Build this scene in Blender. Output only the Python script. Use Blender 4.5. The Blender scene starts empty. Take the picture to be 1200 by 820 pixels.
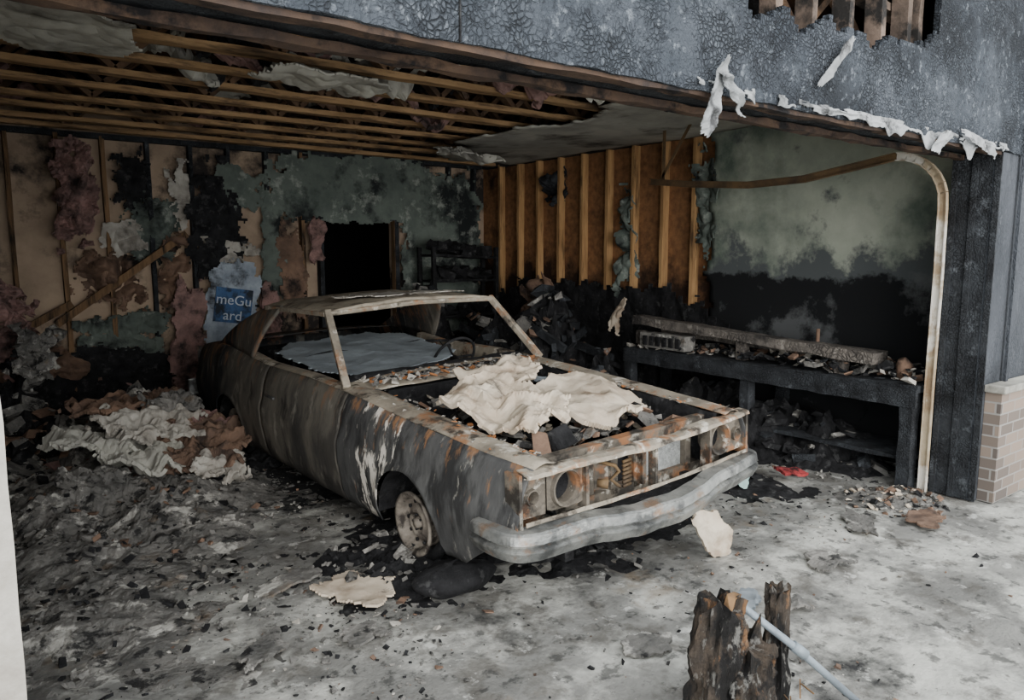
import bpy, math, random
from mathutils import Vector, Matrix, noise, Euler
random.seed(7)
R=random.random
def U(a,b): return a+(b-a)*R()
def lin(c):
    r=[]
    for x in c[:3]:
        x/=255.0
        r.append(x/12.92 if x<=.04045 else ((x+.055)/1.055)**2.4)
    return (*r,1)
def N(x,y,z=0.,s=1.): return noise.noise(Vector((x*s,y*s,z*s)))
def FN(x,y,z=0.,s=1.,o=4): return noise.fractal(Vector((x*s,y*s,z*s)),1.0,2.0,o)
def interp(x,pts):
    if x<=pts[0][0]: return pts[0][1]
    for (a,b),(c,d) in zip(pts,pts[1:]):
        if x<=c: return b+(d-b)*(x-a)/(c-a)
    return pts[-1][1]
# ---------------- materials
def mat(name,c1,c2,scale=3,layers=(),rough=.9,bump=.4,bscale=25,metal=0.,spec=.2,cells=None,stretch=None):
    m=bpy.data.materials.new(name); m.use_nodes=True
    nt=m.node_tree; nd=nt.nodes; L=nt.links
    b=nd['Principled BSDF']; b.inputs['Roughness'].default_value=rough; b.inputs['Metallic'].default_value=metal
    b.inputs['Specular IOR Level'].default_value=spec
    tc=nd.new('ShaderNodeTexCoord'); src=tc.outputs['Object']
    sep=nd.new('ShaderNodeSeparateXYZ'); L.new(src,sep.inputs[0])
    if stretch:
        mp=nd.new('ShaderNodeMapping'); mp.inputs['Scale'].default_value=stretch; L.new(src,mp.inputs[0]); vec=mp.outputs[0]
    else: vec=src
    def nz(s,det=8,ro=.65,off=0):
        n=nd.new('ShaderNodeTexNoise'); n.inputs['Scale'].default_value=s; n.inputs['Detail'].default_value=det; n.inputs['Roughness'].default_value=ro
        if off:
            v=nd.new('ShaderNodeVectorMath'); v.operation='ADD'; v.inputs[1].default_value=(off*3.7,off*1.9,off*5.3); L.new(vec,v.inputs[0]); L.new(v.outputs[0],n.inputs['Vector'])
        else: L.new(vec,n.inputs['Vector'])
        return n.outputs['Fac']
    def mr(x,a,bb,lo=0.,hi=1.):
        r=nd.new('ShaderNodeMapRange'); L.new(x,r.inputs[0]); r.inputs[1].default_value=a; r.inputs[2].default_value=bb; r.inputs[3].default_value=lo; r.inputs[4].default_value=hi; return r.outputs[0]
    def mix(f,a,c):
        x=nd.new('ShaderNodeMix'); x.data_type='RGBA'; L.new(f,x.inputs[0])
        if isinstance(a,tuple): x.inputs[6].default_value=a
        else: L.new(a,x.inputs[6])
        if isinstance(c,tuple): x.inputs[7].default_value=c
        else: L.new(c,x.inputs[7])
        return x.outputs[2]
    def mth(op,a,c):
        x=nd.new('ShaderNodeMath'); x.operation=op; L.new(a,x.inputs[0])
        if isinstance(c,(int,float)): x.inputs[1].default_value=c
        else: L.new(c,x.inputs[1])
        return x.outputs[0]
    col=mix(mr(nz(scale),.35,.65),lin(c1),lin(c2))
    for i,l in enumerate(layers):
        f=nz(l.get('s',4),off=i+1,ro=l.get('ro',.65))
        for ax,a,bb,amt in l.get('g',()):
            f=mth('ADD',f,mr(sep.outputs['XYZ'.index(ax)],a,bb,0.,amt))
        f=mr(f,l['lo'],l['hi'])
        if 'a' in l: f=mth('MULTIPLY',f,l['a'])
        col=mix(f,col,lin(l['c']))
    bh=nz(bscale,off=9)
    if cells:
        sc,cc,amt=cells
        vo=nd.new('ShaderNodeTexVoronoi'); vo.feature='DISTANCE_TO_EDGE'; vo.inputs['Scale'].default_value=sc
        v=nd.new('ShaderNodeMix'); v.data_type='VECTOR'; v.inputs[0].default_value=.08
        n3=nd.new('ShaderNodeTexNoise'); n3.inputs['Scale'].default_value=9; n3.inputs['Detail'].default_value=5; L.new(vec,n3.inputs['Vector'])
        L.new(vec,v.inputs[4]); L.new(n3.outputs['Color'],v.inputs[5]); L.new(v.outputs[1],vo.inputs['Vector'])
        e=mr(vo.outputs['Distance'],0.,.2,1.,0.)
        e=mth('MULTIPLY',e,mr(nz(3.5,off=12),.4,.6,.15,1.))
        e2=mth('MULTIPLY',e,amt)
        col=mix(e2,col,lin(cc))
        bh=mth('SUBTRACT',bh,mth('MULTIPLY',e,.7))
    bp=nd.new('ShaderNodeBump'); bp.inputs['Strength'].default_value=bump; bp.inputs['Distance'].default_value=.02
    L.new(bh,bp.inputs['Height']); L.new(bp.outputs[0],b.inputs['Normal'])
    L.new(col,b.inputs['Base Color'])
    return m
m_char=mat('charred_wood',(36,37,39),(60,63,66),6,[dict(c=(104,108,112),s=10,lo=.58,hi=.7,a=.6),dict(c=(22,22,23),s=3,lo=.52,hi=.64,a=.7)],cells=(55,(14,14,15),.6),bump=.6)
m_header=mat('charred_siding',(52,57,63),(76,81,87),2.2,[dict(c=(32,35,39),s=1.3,lo=.5,hi=.64,a=.85),dict(c=(136,143,150),s=24,lo=.57,hi=.67,a=.5),dict(c=(28,30,33),s=34,lo=.54,hi=.62,a=.6)],cells=(54,(24,27,31),.7),bump=1.)
m_charwall=mat('charred_wall_sheathing',(58,61,65),(78,81,86),2.5,[dict(c=(32,34,37),s=2.4,lo=.5,hi=.62,a=.85),dict(c=(112,116,120),s=14,lo=.6,hi=.7,a=.5)],cells=(50,(34,36,38),.35),bump=.5,stretch=(1,1,.45))
m_black=mat('soot_black',(18,18,19),(42,42,43),8,[dict(c=(88,88,87),s=12,lo=.56,hi=.7,a=.6)],bump=.8)
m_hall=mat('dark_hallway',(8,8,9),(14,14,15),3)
m_wood=mat('truss_wood',(174,142,104),(128,102,72),3,[dict(c=(46,38,32),s=1.4,lo=.53,hi=.65,a=.9),dict(c=(84,68,54),s=7,lo=.53,hi=.63,a=.7)],stretch=(.6,4,4),bump=.3)
m_web=mat('truss_web_wood',(116,92,70),(74,58,47),3,[dict(c=(36,32,29),s=2,lo=.5,hi=.62)],bump=.3)
m_stud=mat('stud_wood',(188,150,104),(144,110,74),4,[dict(c=(46,36,29),s=3,lo=.54,hi=.68,a=.85)],stretch=(4,4,.5),bump=.3)
m_osb=mat('osb_sheathing',(154,112,76),(116,84,59),14,[dict(c=(52,39,31),s=1.6,lo=.54,hi=.7,g=[('Z',1.8,1.2,.25),('Y',5.2,6.4,.12)])],bump=.3)
m_tan=mat('sheathing_board',(174,153,130),(140,122,104),2,[dict(c=(48,44,42),s=1.4,lo=.55,hi=.67,g=[('Z',.9,.2,.2),('Z',2.2,2.8,.1),('X',1.8,3.0,.05)])],bump=.2)
m_tstud=mat('dim_stud_wood',(134,106,78),(94,75,55),4,[dict(c=(34,31,28),s=3,lo=.5,hi=.62)],stretch=(4,4,.5),bump=.3)
m_backdry=mat('scorched_drywall',(106,114,106),(80,88,82),2.5,[dict(c=(36,39,39),s=2,lo=.5,hi=.62),dict(c=(168,172,162),s=5,lo=.57,hi=.67,a=.55)],bump=.2)
m_rdry=mat('soot_streaked_drywall',(176,180,164),(146,152,138),1.5,[dict(c=(92,104,94),s=1.3,lo=.5,hi=.72,g=[('Y',1.4,2.7,.14)]),dict(c=(84,88,88),s=2.2,lo=.58,hi=.68,g=[('Z',1.75,1.35,.35)]),dict(c=(28,29,30),s=2.5,lo=.66,hi=.74,g=[('Z',1.54,1.36,.4)]),dict(c=(104,106,106),s=1.7,lo=.55,hi=.63,a=.6,g=[('Z',1.5,1.6,-.3)])],bump=.15)
m_ceildry=mat('ceiling_drywall',(184,182,170),(144,142,134),2,[dict(c=(78,74,68),s=1.5,lo=.53,hi=.69)],bump=.15)
m_white=mat('torn_drywall_white',(186,182,172),(146,140,130),5,[dict(c=(84,78,72),s=3,lo=.52,hi=.68)],bump=.3)
m_flash=mat('torn_flashing',(164,166,166),(114,116,116),6,[dict(c=(60,60,60),s=5,lo=.52,hi=.62)],bump=.2,rough=.6)
m_cream=mat('fallen_drywall',(206,194,174),(178,162,142),4,[dict(c=(128,104,82),s=4,lo=.54,hi=.68,a=.7),dict(c=(58,54,50),s=5,lo=.6,hi=.68,a=.75)],bump=.3)
m_pink=mat('pink_insulation',(164,130,122),(120,98,93),6,[dict(c=(58,51,49),s=4,lo=.5,hi=.64)],bump=1.,bscale=35)
m_brown=mat('scorched_paper',(134,108,90),(96,79,68),4,[dict(c=(44,39,37),s=3,lo=.52,hi=.64)],bump=.5)
m_trim=mat('charred_trim',(86,68,54),(50,43,40),4,[dict(c=(28,26,26),s=6,lo=.5,hi=.6)],bump=.5)
m_floor=mat('ash_floor',(142,141,135),(106,105,101),1.1,[
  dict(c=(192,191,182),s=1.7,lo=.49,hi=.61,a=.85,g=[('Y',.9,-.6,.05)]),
  dict(c=(88,84,78),s=4,lo=.52,hi=.62,a=.7),
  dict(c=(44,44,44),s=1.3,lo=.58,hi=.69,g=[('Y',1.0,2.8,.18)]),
  dict(c=(38,38,38),s=11,lo=.55,hi=.63,a=.65),
  dict(c=(206,205,198),s=9,lo=.61,hi=.67,a=.6),
  dict(c=(122,106,84),s=1.9,lo=.62,hi=.7,a=.5)],bump=1.,bscale=9)
m_ash=mat('ash_debris',(134,131,125),(88,87,84),6,[dict(c=(192,189,180),s=6,lo=.55,hi=.62,a=.85),dict(c=(36,36,36),s=9,lo=.55,hi=.61,a=.9),dict(c=(124,108,90),s=4,lo=.6,hi=.68,a=.6)],bump=1.,bscale=40)
m_side=mat('burnt_car_paint',(118,113,103),(86,83,77),3,[
  dict(c=(58,56,54),s=2,lo=.5,hi=.62,a=.75),
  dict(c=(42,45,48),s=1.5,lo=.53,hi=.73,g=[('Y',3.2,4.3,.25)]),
  dict(c=(168,163,150),s=5,lo=.58,hi=.68,a=.5),
  dict(c=(140,104,76),s=6,lo=.65,hi=.77,a=.75,g=[('Z',.72,.92,.14)]),
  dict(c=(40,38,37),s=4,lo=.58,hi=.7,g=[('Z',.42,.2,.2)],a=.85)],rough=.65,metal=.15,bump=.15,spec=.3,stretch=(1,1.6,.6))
m_fend=mat('burnt_fender_paint',(92,92,90),(66,66,66),4,[
  dict(c=(38,38,38),s=4,lo=.48,hi=.6,a=.8),
  dict(c=(222,216,204),s=5,lo=.66,hi=.70,g=[('Y',.98,1.36,.2),('Y',1.38,1.6,-.3)]),
  dict(c=(172,168,158),s=8,lo=.6,hi=.68,a=.6),
  dict(c=(150,110,76),s=7,lo=.61,hi=.71,a=.8,g=[('Z',.67,.84,.12),('Y',.25,.0,.09)])],rough=.7,metal=.1,bump=.25,stretch=(1,1.6,.5))
m_rust=mat('rusted_ash_metal',(166,157,140),(118,110,98),5,[dict(c=(150,102,64),s=5,lo=.53,hi=.63,a=.8),dict(c=(210,204,190),s=8,lo=.56,hi=.64,a=.8),dict(c=(52,47,43),s=6,lo=.55,hi=.63,a=.9)],rough=.75,metal=.1,bump=.35)
m_roof=mat('scorched_roof_metal',(184,174,154),(134,126,112),3,[dict(c=(92,82,72),s=6,lo=.52,hi=.62,a=.8),dict(c=(150,118,90),s=9,lo=.6,hi=.7,a=.7)],rough=.75,bump=.3)
m_bumper=mat('scorched_chrome',(168,168,162),(114,116,114),5,[dict(c=(66,67,67),s=6,lo=.49,hi=.61,a=.8),dict(c=(142,108,78),s=7,lo=.58,hi=.68,a=.7)],rough=.4,metal=.55,bump=.35,spec=.5)
m_grayp=mat('gray_sheet_metal',(146,154,158),(114,120,124),3,[dict(c=(56,58,60),s=4,lo=.6,hi=.72,a=.8)],rough=.6,bump=.2)
m_rim=mat('burnt_rim_steel',(146,138,126),(98,91,84),10,[dict(c=(54,49,45),s=12,lo=.5,hi=.62)],rough=.7,metal=.2,bump=.3)
m_track=mat('rusted_door_track',(196,184,160),(150,126,98),4,[dict(c=(214,210,200),s=3,lo=.48,hi=.56)],rough=.6,metal=.1)
m_trackr=mat('dark_rusted_track',(118,96,68),(68,58,48),4,[],rough=.7,metal=.1)
m_rad=mat('radiator_fins',(170,172,168),(130,132,130),30,[],rough=.6,metal=.2,cells=(110,(60,60,60),.8))
m_orange=mat('rust_orange',(166,112,70),(116,80,54),8,[],rough=.8)
m_wrap=mat('house_wrap',(166,174,182),(124,134,144),6,[dict(c=(52,54,58),s=3,lo=.52,hi=.64)])
m_bluep=mat('wrap_blue_print',(62,90,128),(78,106,142),6,[dict(c=(48,52,58),s=5,lo=.5,hi=.62)])
m_textw=mat('wrap_white_letters',(195,202,208),(175,182,190),6,[])
m_glass=mat('pale_green_glass',(160,186,178),(130,158,152),6,[],rough=.2)
m_red=mat('melted_red_plastic',(160,62,62),(104,42,44),9,[dict(c=(40,30,30),s=9,lo=.5,hi=.6)])
m_deck=mat('roof_deck_wood',(116,84,66),(72,55,45),3,[dict(c=(28,24,21),s=1.5,lo=.52,hi=.64)])
m_pipe=mat('steel_pipe',(146,156,162),(110,118,124),6,[],rough=.5,metal=.3)
def brickmat():
    m=bpy.data.materials.new('brick_veneer'); m.use_nodes=True; nt=m.node_tree; b=nt.nodes['Principled BSDF']; b.inputs['Roughness'].default_value=.9
    tc=nt.nodes.new('ShaderNodeTexCoord'); s=nt.nodes.new('ShaderNodeSeparateXYZ'); c=nt.nodes.new('ShaderNodeCombineXYZ'); br=nt.nodes.new('ShaderNodeTexBrick')
    ad=nt.nodes.new('ShaderNodeMath'); nt.links.new(tc.outputs['Object'],s.inputs[0]); nt.links.new(s.outputs[0],ad.inputs[0]); nt.links.new(s.outputs[1],ad.inputs[1])
    nt.links.new(ad.outputs[0],c.inputs[0]); nt.links.new(s.outputs[2],c.inputs[1]); nt.links.new(c.outputs[0],br.inputs['Vector'])
    br.inputs['Color1'].default_value=lin((140,124,110)); br.inputs['Color2'].default_value=lin((84,77,72)); br.inputs['Mortar'].default_value=lin((140,136,130))
    br.inputs['Scale'].default_value=1; br.inputs['Brick Width'].default_value=.2; br.inputs['Row Height'].default_value=.075; br.inputs['Mortar Size'].default_value=.006
    nt.links.new(br.outputs['Color'],b.inputs['Base Color'])
    bp=nt.nodes.new('ShaderNodeBump'); bp.invert=True; bp.inputs['Strength'].default_value=.6; bp.inputs['Distance'].default_value=.01; nt.links.new(br.outputs['Fac'],bp.inputs['Height']); nt.links.new(bp.outputs[0],b.inputs['Normal'])
    return m
m_brick=brickmat()
# ---------------- mesh builder
class MB:
    def __init__(s): s.v=[];s.f=[];s.m=[]
    def add(s,vs,fs,mi=0):
        o=len(s.v); s.v+= [tuple(v) for v in vs]; s.f+=[tuple(i+o for i in f) for f in fs]; s.m+=[mi]*len(fs); return s
    def box(s,c,d,rot=None,mi=0,jit=0):
        vs=[]
        for x in (-1,1):
            for y in (-1,1):
                for z in (-1,1):
                    p=Vector((x*d[0]/2*(1+U(-jit,jit)),y*d[1]/2*(1+U(-jit,jit)),z*d[2]/2*(1+U(-jit,jit))))
                    if rot is not None: p=rot@p
                    vs.append(p+Vector(c))
        return s.add(vs,[(0,1,3,2),(4,6,7,5),(0,4,5,1),(2,3,7,6),(0,2,6,4),(1,5,7,3)],mi)
    def mm(s,a,b,mi=0):
        return s.box([(a[i]+b[i])/2 for i in range(3)],[abs(b[i]-a[i]) for i in range(3)],None,mi)
    def beam(s,p0,p1,w,h,mi=0,up=(0,0,1),seg=1,jit=0):
        p0=Vector(p0);p1=Vector(p1);d=(p1-p0).normalized(); up=Vector(up)
        if abs(d.dot(up))>.95: up=Vector((0,1,0))
        sx=d.cross(up).normalized(); sz=sx.cross(d).normalized()
        vs=[];fs=[]
        for i in range(seg+1):
            c=p0.lerp(p1,i/seg)
            for a,b in ((-1,-1),(1,-1),(1,1),(-1,1)):
                vs.append(c+sx*(a*w/2+U(-jit,jit))+sz*(b*h/2+U(-jit,jit)))
        for i in range(seg):
            for k in range(4): fs.append((i*4+k,i*4+(k+1)%4,i*4+4+(k+1)%4,i*4+4+k))
        fs+=[(3,2,1,0),(seg*4,seg*4+1,seg*4+2,seg*4+3)]
        return s.add(vs,fs,mi)
    def tube(s,pts,r,n=10,mi=0,cap=True):
        pts=[Vector(p) for p in pts]; vs=[];fs=[]
        for i,p in enumerate(pts):
            d=(pts[min(i+1,len(pts)-1)]-pts[max(i-1,0)]).normalized()
            a=d.orthogonal().normalized() if i==0 else (a-d*a.dot(d)).normalized()
            b=d.cross(a)
            rr=r[i] if isinstance(r,(list,tuple)) else r
            for k in range(n):
                t=2*math.pi*k/n; vs.append(p+(a*math.cos(t)+b*math.sin(t))*rr)
        for i in range(len(pts)-1):
            for k in range(n): fs.append((i*n+k,i*n+(k+1)%n,(i+1)*n+(k+1)%n,(i+1)*n+k))
        if cap: fs.append(tuple(range(n-1,-1,-1))); fs.append(tuple(range((len(pts)-1)*n,len(pts)*n)))
        return s.add(vs,fs,mi)
    def grid(s,fn,nu,nv,mi=0,keep=None,mif=None):
        vs=[fn(i/nu,j/nv) for i in range(nu+1) for j in range(nv+1)]
        o=len(s.v); s.v+=[tuple(v) for v in vs]
        for i in range(nu):
            for j in range(nv):
                if keep and not keep((i+.5)/nu,(j+.5)/nv): continue
                a=i*(nv+1)+j
                s.f.append((o+a,o+a+nv+1,o+a+nv+2,o+a+1)); s.m.append(mif((i+.5)/nu,(j+.5)/nv) if mif else mi)
        return s
    def lathe(s,prof,c,ax,n=32,mi=0):
        vs=[];fs=[]
        for r,h in prof:
            for k in range(n):
                t=2*math.pi*k/n
                if ax=='X': vs.append((c[0]+h,c[1]+r*math.cos(t),c[2]+r*math.sin(t)))
                elif ax=='Y': vs.append((c[0]+r*math.cos(t),c[1]+h,c[2]+r*math.sin(t)))
                else: vs.append((c[0]+r*math.cos(t),c[1]+r*math.sin(t),c[2]+h))
        for i in range(len(prof)-1):
            for k in range(n): fs.append((i*n+k,i*n+(k+1)%n,(i+1)*n+(k+1)%n,(i+1)*n+k))
        return s.add(vs,fs,mi)
    def chip(s,c,sz,mi=0,flat=.35):
        rot=Euler((U(-.6,.6),U(-.6,.6),U(0,6.3))).to_matrix()
        return s.box(c,(sz*U(.5,1.4),sz*U(.4,1),sz*flat*U(.3,1)),rot,mi,.4)
    def obj(s,name,mats,parent=None,smooth=False,bevel=0,solid=0,off=0,loc=None):
        me=bpy.data.meshes.new(name); me.from_pydata(s.v,[],s.f)
        if not isinstance(mats,(list,tuple)): mats=[mats]
        for m in mats: me.materials.append(m)
        me.polygons.foreach_set('material_index',s.m); 
        if smooth: me.polygons.foreach_set('use_smooth',[True]*len(s.f))
        me.validate(); me.update()
        o=bpy.data.objects.new(name,me); bpy.context.scene.collection.objects.link(o)
        if parent: o.parent=parent
        if loc: o.location=loc
        if solid:
            k=o.modifiers.new('Solidify','SOLIDIFY'); k.thickness=solid; k.offset=off
        if bevel:
            k=o.modifiers.new('Bevel','BEVEL'); k.width=bevel; k.segments=2; k.limit_method='ANGLE'
        return o
def empty(name,loc=(0,0,0),rz=0):
    e=bpy.data.objects.new(name,None); e.location=loc; e.rotation_euler=(0,0,rz); e.empty_display_size=.2
    bpy.context.scene.collection.objects.link(e); return e
def sheet(name,c,au,av,su,sv,mat,seed=0,amp=.03,tear=.3,thick=.012,n=54,parent=None,curl=0,fn=None,freq=1.6,smooth=False,oc=2,fold=True):
    c=Vector(c);au=Vector(au).normalized();av=Vector(av).normalized();nn=au.cross(av).normalized()
    b=MB()
    rn=lambda a,b_,s_: (.35-abs(N(a,b_,seed*1.3,s_)))*1.6
    def f(i,j):
        u=i*2-1;v=j*2-1
        if fold: d=amp*(rn(u*su+seed*3.1,v*sv+seed*1.7,freq)+.35*rn(u*su,v*sv+seed,freq*2.7)+.06*N(u*su,v*sv,seed,freq*9))
        else: d=amp*(FN(u*su+seed*3.1,v*sv+seed*1.7,seed,freq,oc)+.12*N(u*su,v*sv,seed,freq*6))
        d+=curl*(v*v*sv+ .3*u*u*su)
        p=c+au*(u*su/2)+av*(v*sv/2)+nn*d
        if fn: p=fn(p,u,v)
        return p
    def keep(i,j):
        u=i*2-1;v=j*2-1
        a=math.atan2(v,u)
        q=max(abs(u),abs(v),(abs(u)+abs(v))*.62)
        x=u*su*2.2+seed*3.3;y=v*sv*2.2+seed*1.1
        return q<1-tear*(.5+.8*N(math.cos(a)*1.6+seed*5.3,math.sin(a)*1.6+seed*2.9,seed*.7)+.9*FN(x,y,seed,1.7,6)+.5*abs(N(x,y,seed+5,5)))
    b.grid(f,n,n,0,keep)
    return b.obj(name,mat,parent,smooth,0,thick)
XW=5.85;YB=6.5;ZC=2.8;OPH=2.28;OX0=.055;OX1=5.33;TW=.25
def mound(name,cx,cy,rx,ry,h,mats,seed,nch=150,chip=.07,n=70,z0=-.02,parent=None,pw=1.0,xmax=None):
    b=MB()
    cl=lambda x,y:(min(max(x,-.5),(xmax or XW-.06)),min(y,YB-.06))
    def hz(x,y):
        r=math.hypot((x-cx)/rx,(y-cy)/ry); r+=.22*FN(x+seed,y,seed,1.5)
        return max(0,1-r*r)**pw*h*(.75+.9*FN(x,y+seed,0,2.2,6)+.35*FN(x,y,seed,9,4))+.05*h*FN(x,y,seed,14)
    def f(i,j):
        x=cx+(i*2-1)*rx*1.15;y=cy+(j*2-1)*ry*1.15
        z=hz(x,y); x,y=cl(x,y)
        return (x,y,z0+max(0,z))
    b.grid(f,n,n)
    for k in range(nch):
        a=U(0,6.28);r=math.sqrt(R())*.9; x=cx+rx*r*math.cos(a);y=cy+ry*r*math.sin(a)
        z=hz(x,y); x,y=cl(x,y)
        b.chip((x,y,z0+max(.01,z)+.01),(.3+1.5*R()**2)*chip,random.choice(range(len(mats))),.5)
    return b.obj(name,mats,parent)
# ================= ROOM
b=MB()
def ff(i,j):
    x=-5+i*15;y=-5+j*12
    return (x,y,.022*FN(x,y,0,1.6,6)+.01*FN(x,y,3,7,4)-.012)
b.grid(ff,300,240); b.obj('floor',m_floor,smooth=True)
DX0,DX1,DZ=3.55,4.5,2.06
b=MB(); b.mm((-.6,YB+.1,0),(DX0,YB+.16,3.3)); b.mm((DX1,YB+.1,0),(XW+.2,YB+.16,3.3)); b.mm((DX0,YB+.1,DZ),(DX1,YB+.16,3.3))
wb=b.obj('wall_back',m_tan)
b=MB()
x=-.35
while x<XW:
    if not (DX0-.02<x<DX1+.02): b.beam((x,YB+.05,0),(x+U(-.01,.01),YB+.05,ZC),.04,.09,seg=12,jit=.004,mi=random.choice([0,1,1]))
    x+=.406
b.beam((-.5,YB+.05,.02),(DX0,YB+.05,.02),.09,.04); b.beam((-.5,YB+.05,ZC),(XW,YB+.05,ZC),.09,.05)
b.beam((DX0-.03,YB+.05,0),(DX0-.03,YB+.05,DZ),.05,.12);b.beam((DX1+.03,YB+.05,0),(DX1+.03,YB+.05,DZ),.05,.12);b.beam((DX0-.05,YB+.05,DZ+.04),(DX1+.05,YB+.05,DZ+.04),.12,.1)
b.obj('wall_studs',[m_char,m_tstud],wb)
b=MB(); b.beam((.75,YB-.04,.95),(2.0,YB-.04,1.85),.07,.04,up=(0,1,0)); b.beam((.1,YB-.02,.7),(.9,YB-.02,1.15),.07,.04,up=(0,1,0))
b.obj('wall_brace',m_tstud,wb)
def fr(nm,x,z,w,h,m,s,amp=.05,**k): return sheet(nm,(x,YB-.015-.004*(s%5),z),(1,0,0),(0,0,-1),w,h,m,seed=s,parent=wb,amp=amp,**k)
fr('drywall_remnant_1',4.1,2.42,2.6,.85,m_backdry,1,amp=.01,tear=.18,n=80)
fr('drywall_remnant_2',5.2,1.6,1.3,2.4,m_backdry,2,amp=.01,tear=.18,n=80)
fr('drywall_remnant_3',2.95,1.75,.35,1.7,m_backdry,3,tear=.35)
fr('char_patch_1',2.3,2.0,.7,1.5,m_black,4,tear=.4,amp=.02)
fr('drywall_remnant_4',1.65,1.95,.6,.9,m_backdry,5,tear=.4,amp=.12)
fr('drywall_remnant_5',1.4,1.8,.45,.4,m_white,6,tear=.4,amp=.1)
fr('char_patch_2',1.0,.35,2.6,.8,m_black,7,tear=.3,amp=.05)
fr('drywall_remnant_6',1.3,.85,1.0,.5,m_backdry,8,tear=.45,amp=.12)
fr('char_patch_3',2.5,.75,.7,.9,m_black,9,tear=.3,amp=.02)
fr('drywall_remnant_7',1.98,2.2,.3,.9,m_white,10,tear=.5,amp=.1)
fr('paper_remnant_1',1.25,1.4,.7,.7,m_brown,11,tear=.4,amp=.2)
fr('paper_remnant_2',1.85,1.45,.4,.9,m_brown,12,tear=.4,amp=.2)
fr('paper_remnant_3',.5,.55,1.5,.6,m_brown,13,tear=.4,amp=.2)
fr('drywall_remnant_8',2.6,2.35,.6,.6,m_backdry,14,tear=.4,amp=.05)
fr('drywall_remnant_9',2.45,1.65,.7,.35,m_white,15,tear=.5,amp=.15)
fr('drywall_remnant_10',3.4,2.3,.9,.55,m_backdry,16,tear=.3,amp=.02)
fr('char_patch_4',1.5,2.4,.4,.8,m_black,17,tear=.5,amp=.05)
fr('paper_remnant_4',3.15,1.45,.4,1.2,m_brown,19,tear=.4,amp=.05)
b=MB(); b.mm((-.7,0,0),(-.6,YB+.16,3.3)); wl=b.obj('wall_left',m_tan)
b=MB()
for k in range(16): b.beam((-.55,.2+k*.406,0),(-.55,.2+k*.406,ZC),.09,.04,seg=8,jit=.003)
b.obj('wall_studs',m_char,wl)
b=MB(); b.mm((XW+.09,0,0),(XW+.16,YB+.16,3.3)); wr=b.obj('wall_right',m_osb)
b=MB()
y=2.45
while y<YB-.05:
    b.beam((XW+.045,y,0),(XW+.045,y+U(-.01,.01),ZC),.09,.04,seg=10,jit=.004,up=(0,1,0)); y+=.406
b.beam((XW+.045,.25,ZC),(XW+.045,YB,ZC),.09,.05,mi=1)
b.obj('wall_studs',[m_stud,m_char],wr)
b=MB()
def rf(i,j):
    y=.25+i*2.45;z=j*2.85
    return (XW+.01*FN(y,z,2,1.5),y,z)
b.grid(rf,50,56,0,lambda i,j: .25+i*2.45<2.62+.16*FN(0,j*2.85,4,3,5))
b.obj('drywall',m_rdry,wr,True,0,.015)
def sr(nm,y,z,w,h,m,s,**k): return sheet(nm,(XW-.02-.004*(s%4),y,z),(0,1,0),(0,0,1),w,h,m,seed=s,parent=wr,**k)
sr('char_panel',4.4,.62,4.2,1.45,m_black,21,tear=.14,amp=.03,n=80)
sr('drywall_remnant_1',3.75,1.75,.3,1.3,m_backdry,22,tear=.4,amp=.2)
sr('drywall_remnant_2',2.7,2.1,.35,1.2,m_backdry,23,tear=.45,amp=.1)
sr('paper_remnant',5.0,2.45,.4,.5,m_char,24,tear=.4,amp=.2)
sr('drywall_remnant_3',1.35,.42,.9,.55,m_rdry,25,tear=.25,amp=.01)
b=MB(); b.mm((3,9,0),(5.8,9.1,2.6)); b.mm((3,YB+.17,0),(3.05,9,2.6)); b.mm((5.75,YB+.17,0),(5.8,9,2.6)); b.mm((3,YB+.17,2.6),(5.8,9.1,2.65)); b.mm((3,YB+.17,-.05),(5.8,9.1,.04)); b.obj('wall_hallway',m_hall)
b=MB()
def hole(x,z):
    return 2.68<x<4.36 and z>2.63+.07*(x-2.7)+.10*FN(x,0,0,5,4)
def keepH(i,j):
    x=-3+i*12;z=OPH+j*1.9
    return not hole(x,z)
def fh(i,j):
    x=-3+i*12;z=OPH+j*1.9
    if j==0: z+=.012*FN(x,0,0,4)
    return (x,-.02+.006*FN(x,z,0,3),z)
b.grid(fh,400,64,0,keepH)
wf=b.obj('wall_front',m_header,None,False,0,.035,0)
b=MB(); b.mm((OX1,-.02,0),(9,.02,OPH+.001)); b.mm((OX1,.02,0),(OX1+.09,TW,OPH),1); b.mm((OX1+.09,TW-.03,0),(9,TW,3.3),1)
for y in (-.015,.12,.24): b.mm((OX1-.012,y-.018,0),(OX1+.0,y+.018,OPH),1)
b.obj('wall_panel_right',[m_charwall,m_char],wf)
b=MB(); b.mm((-3,-.02,0),(-.1,TW,OPH)); b.mm((-3,TW-.02,OPH),(-.1,TW,3.3)); b.obj('wall_panel_left',m_char,wf)
b=MB(); b.beam((-.1,.14,OPH+.15),(OX1+.2,.14,OPH+.15),.2,.27,seg=30,jit=.004); b.obj('header_beam',m_char,wf)
b=MB(); b.beam((-.1,.0,OPH-.008),(OX1,.0,OPH-.008),.05,.022,seg=50,jit=.005); b.beam((-.1,.22,OPH-.01),(OX1,.22,OPH-.01),.05,.03,seg=50,jit=.006); b.obj('header_trim',m_trim,wf)
b=MB()
for x in (2.75,3.02,3.3,3.62,3.93,4.2,4.33): b.beam((x,.1,2.45),(x,.1,3.8),.045,.09,seg=6,jit=.003)
b.beam((2.6,.2,3.1),(4.5,.2,2.95),.09,.04)
b.obj('gable_studs',mat('weathered_stud',(118,102,90),(78,68,60),5,[dict(c=(38,36,34),s=4,lo=.48,hi=.58)]),wf)
b=MB(); b.mm((1.268,-.045,OPH),(1.273,-.035,3.6)); b.obj('siding_seam',m_black,wf)
b=MB()
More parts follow.
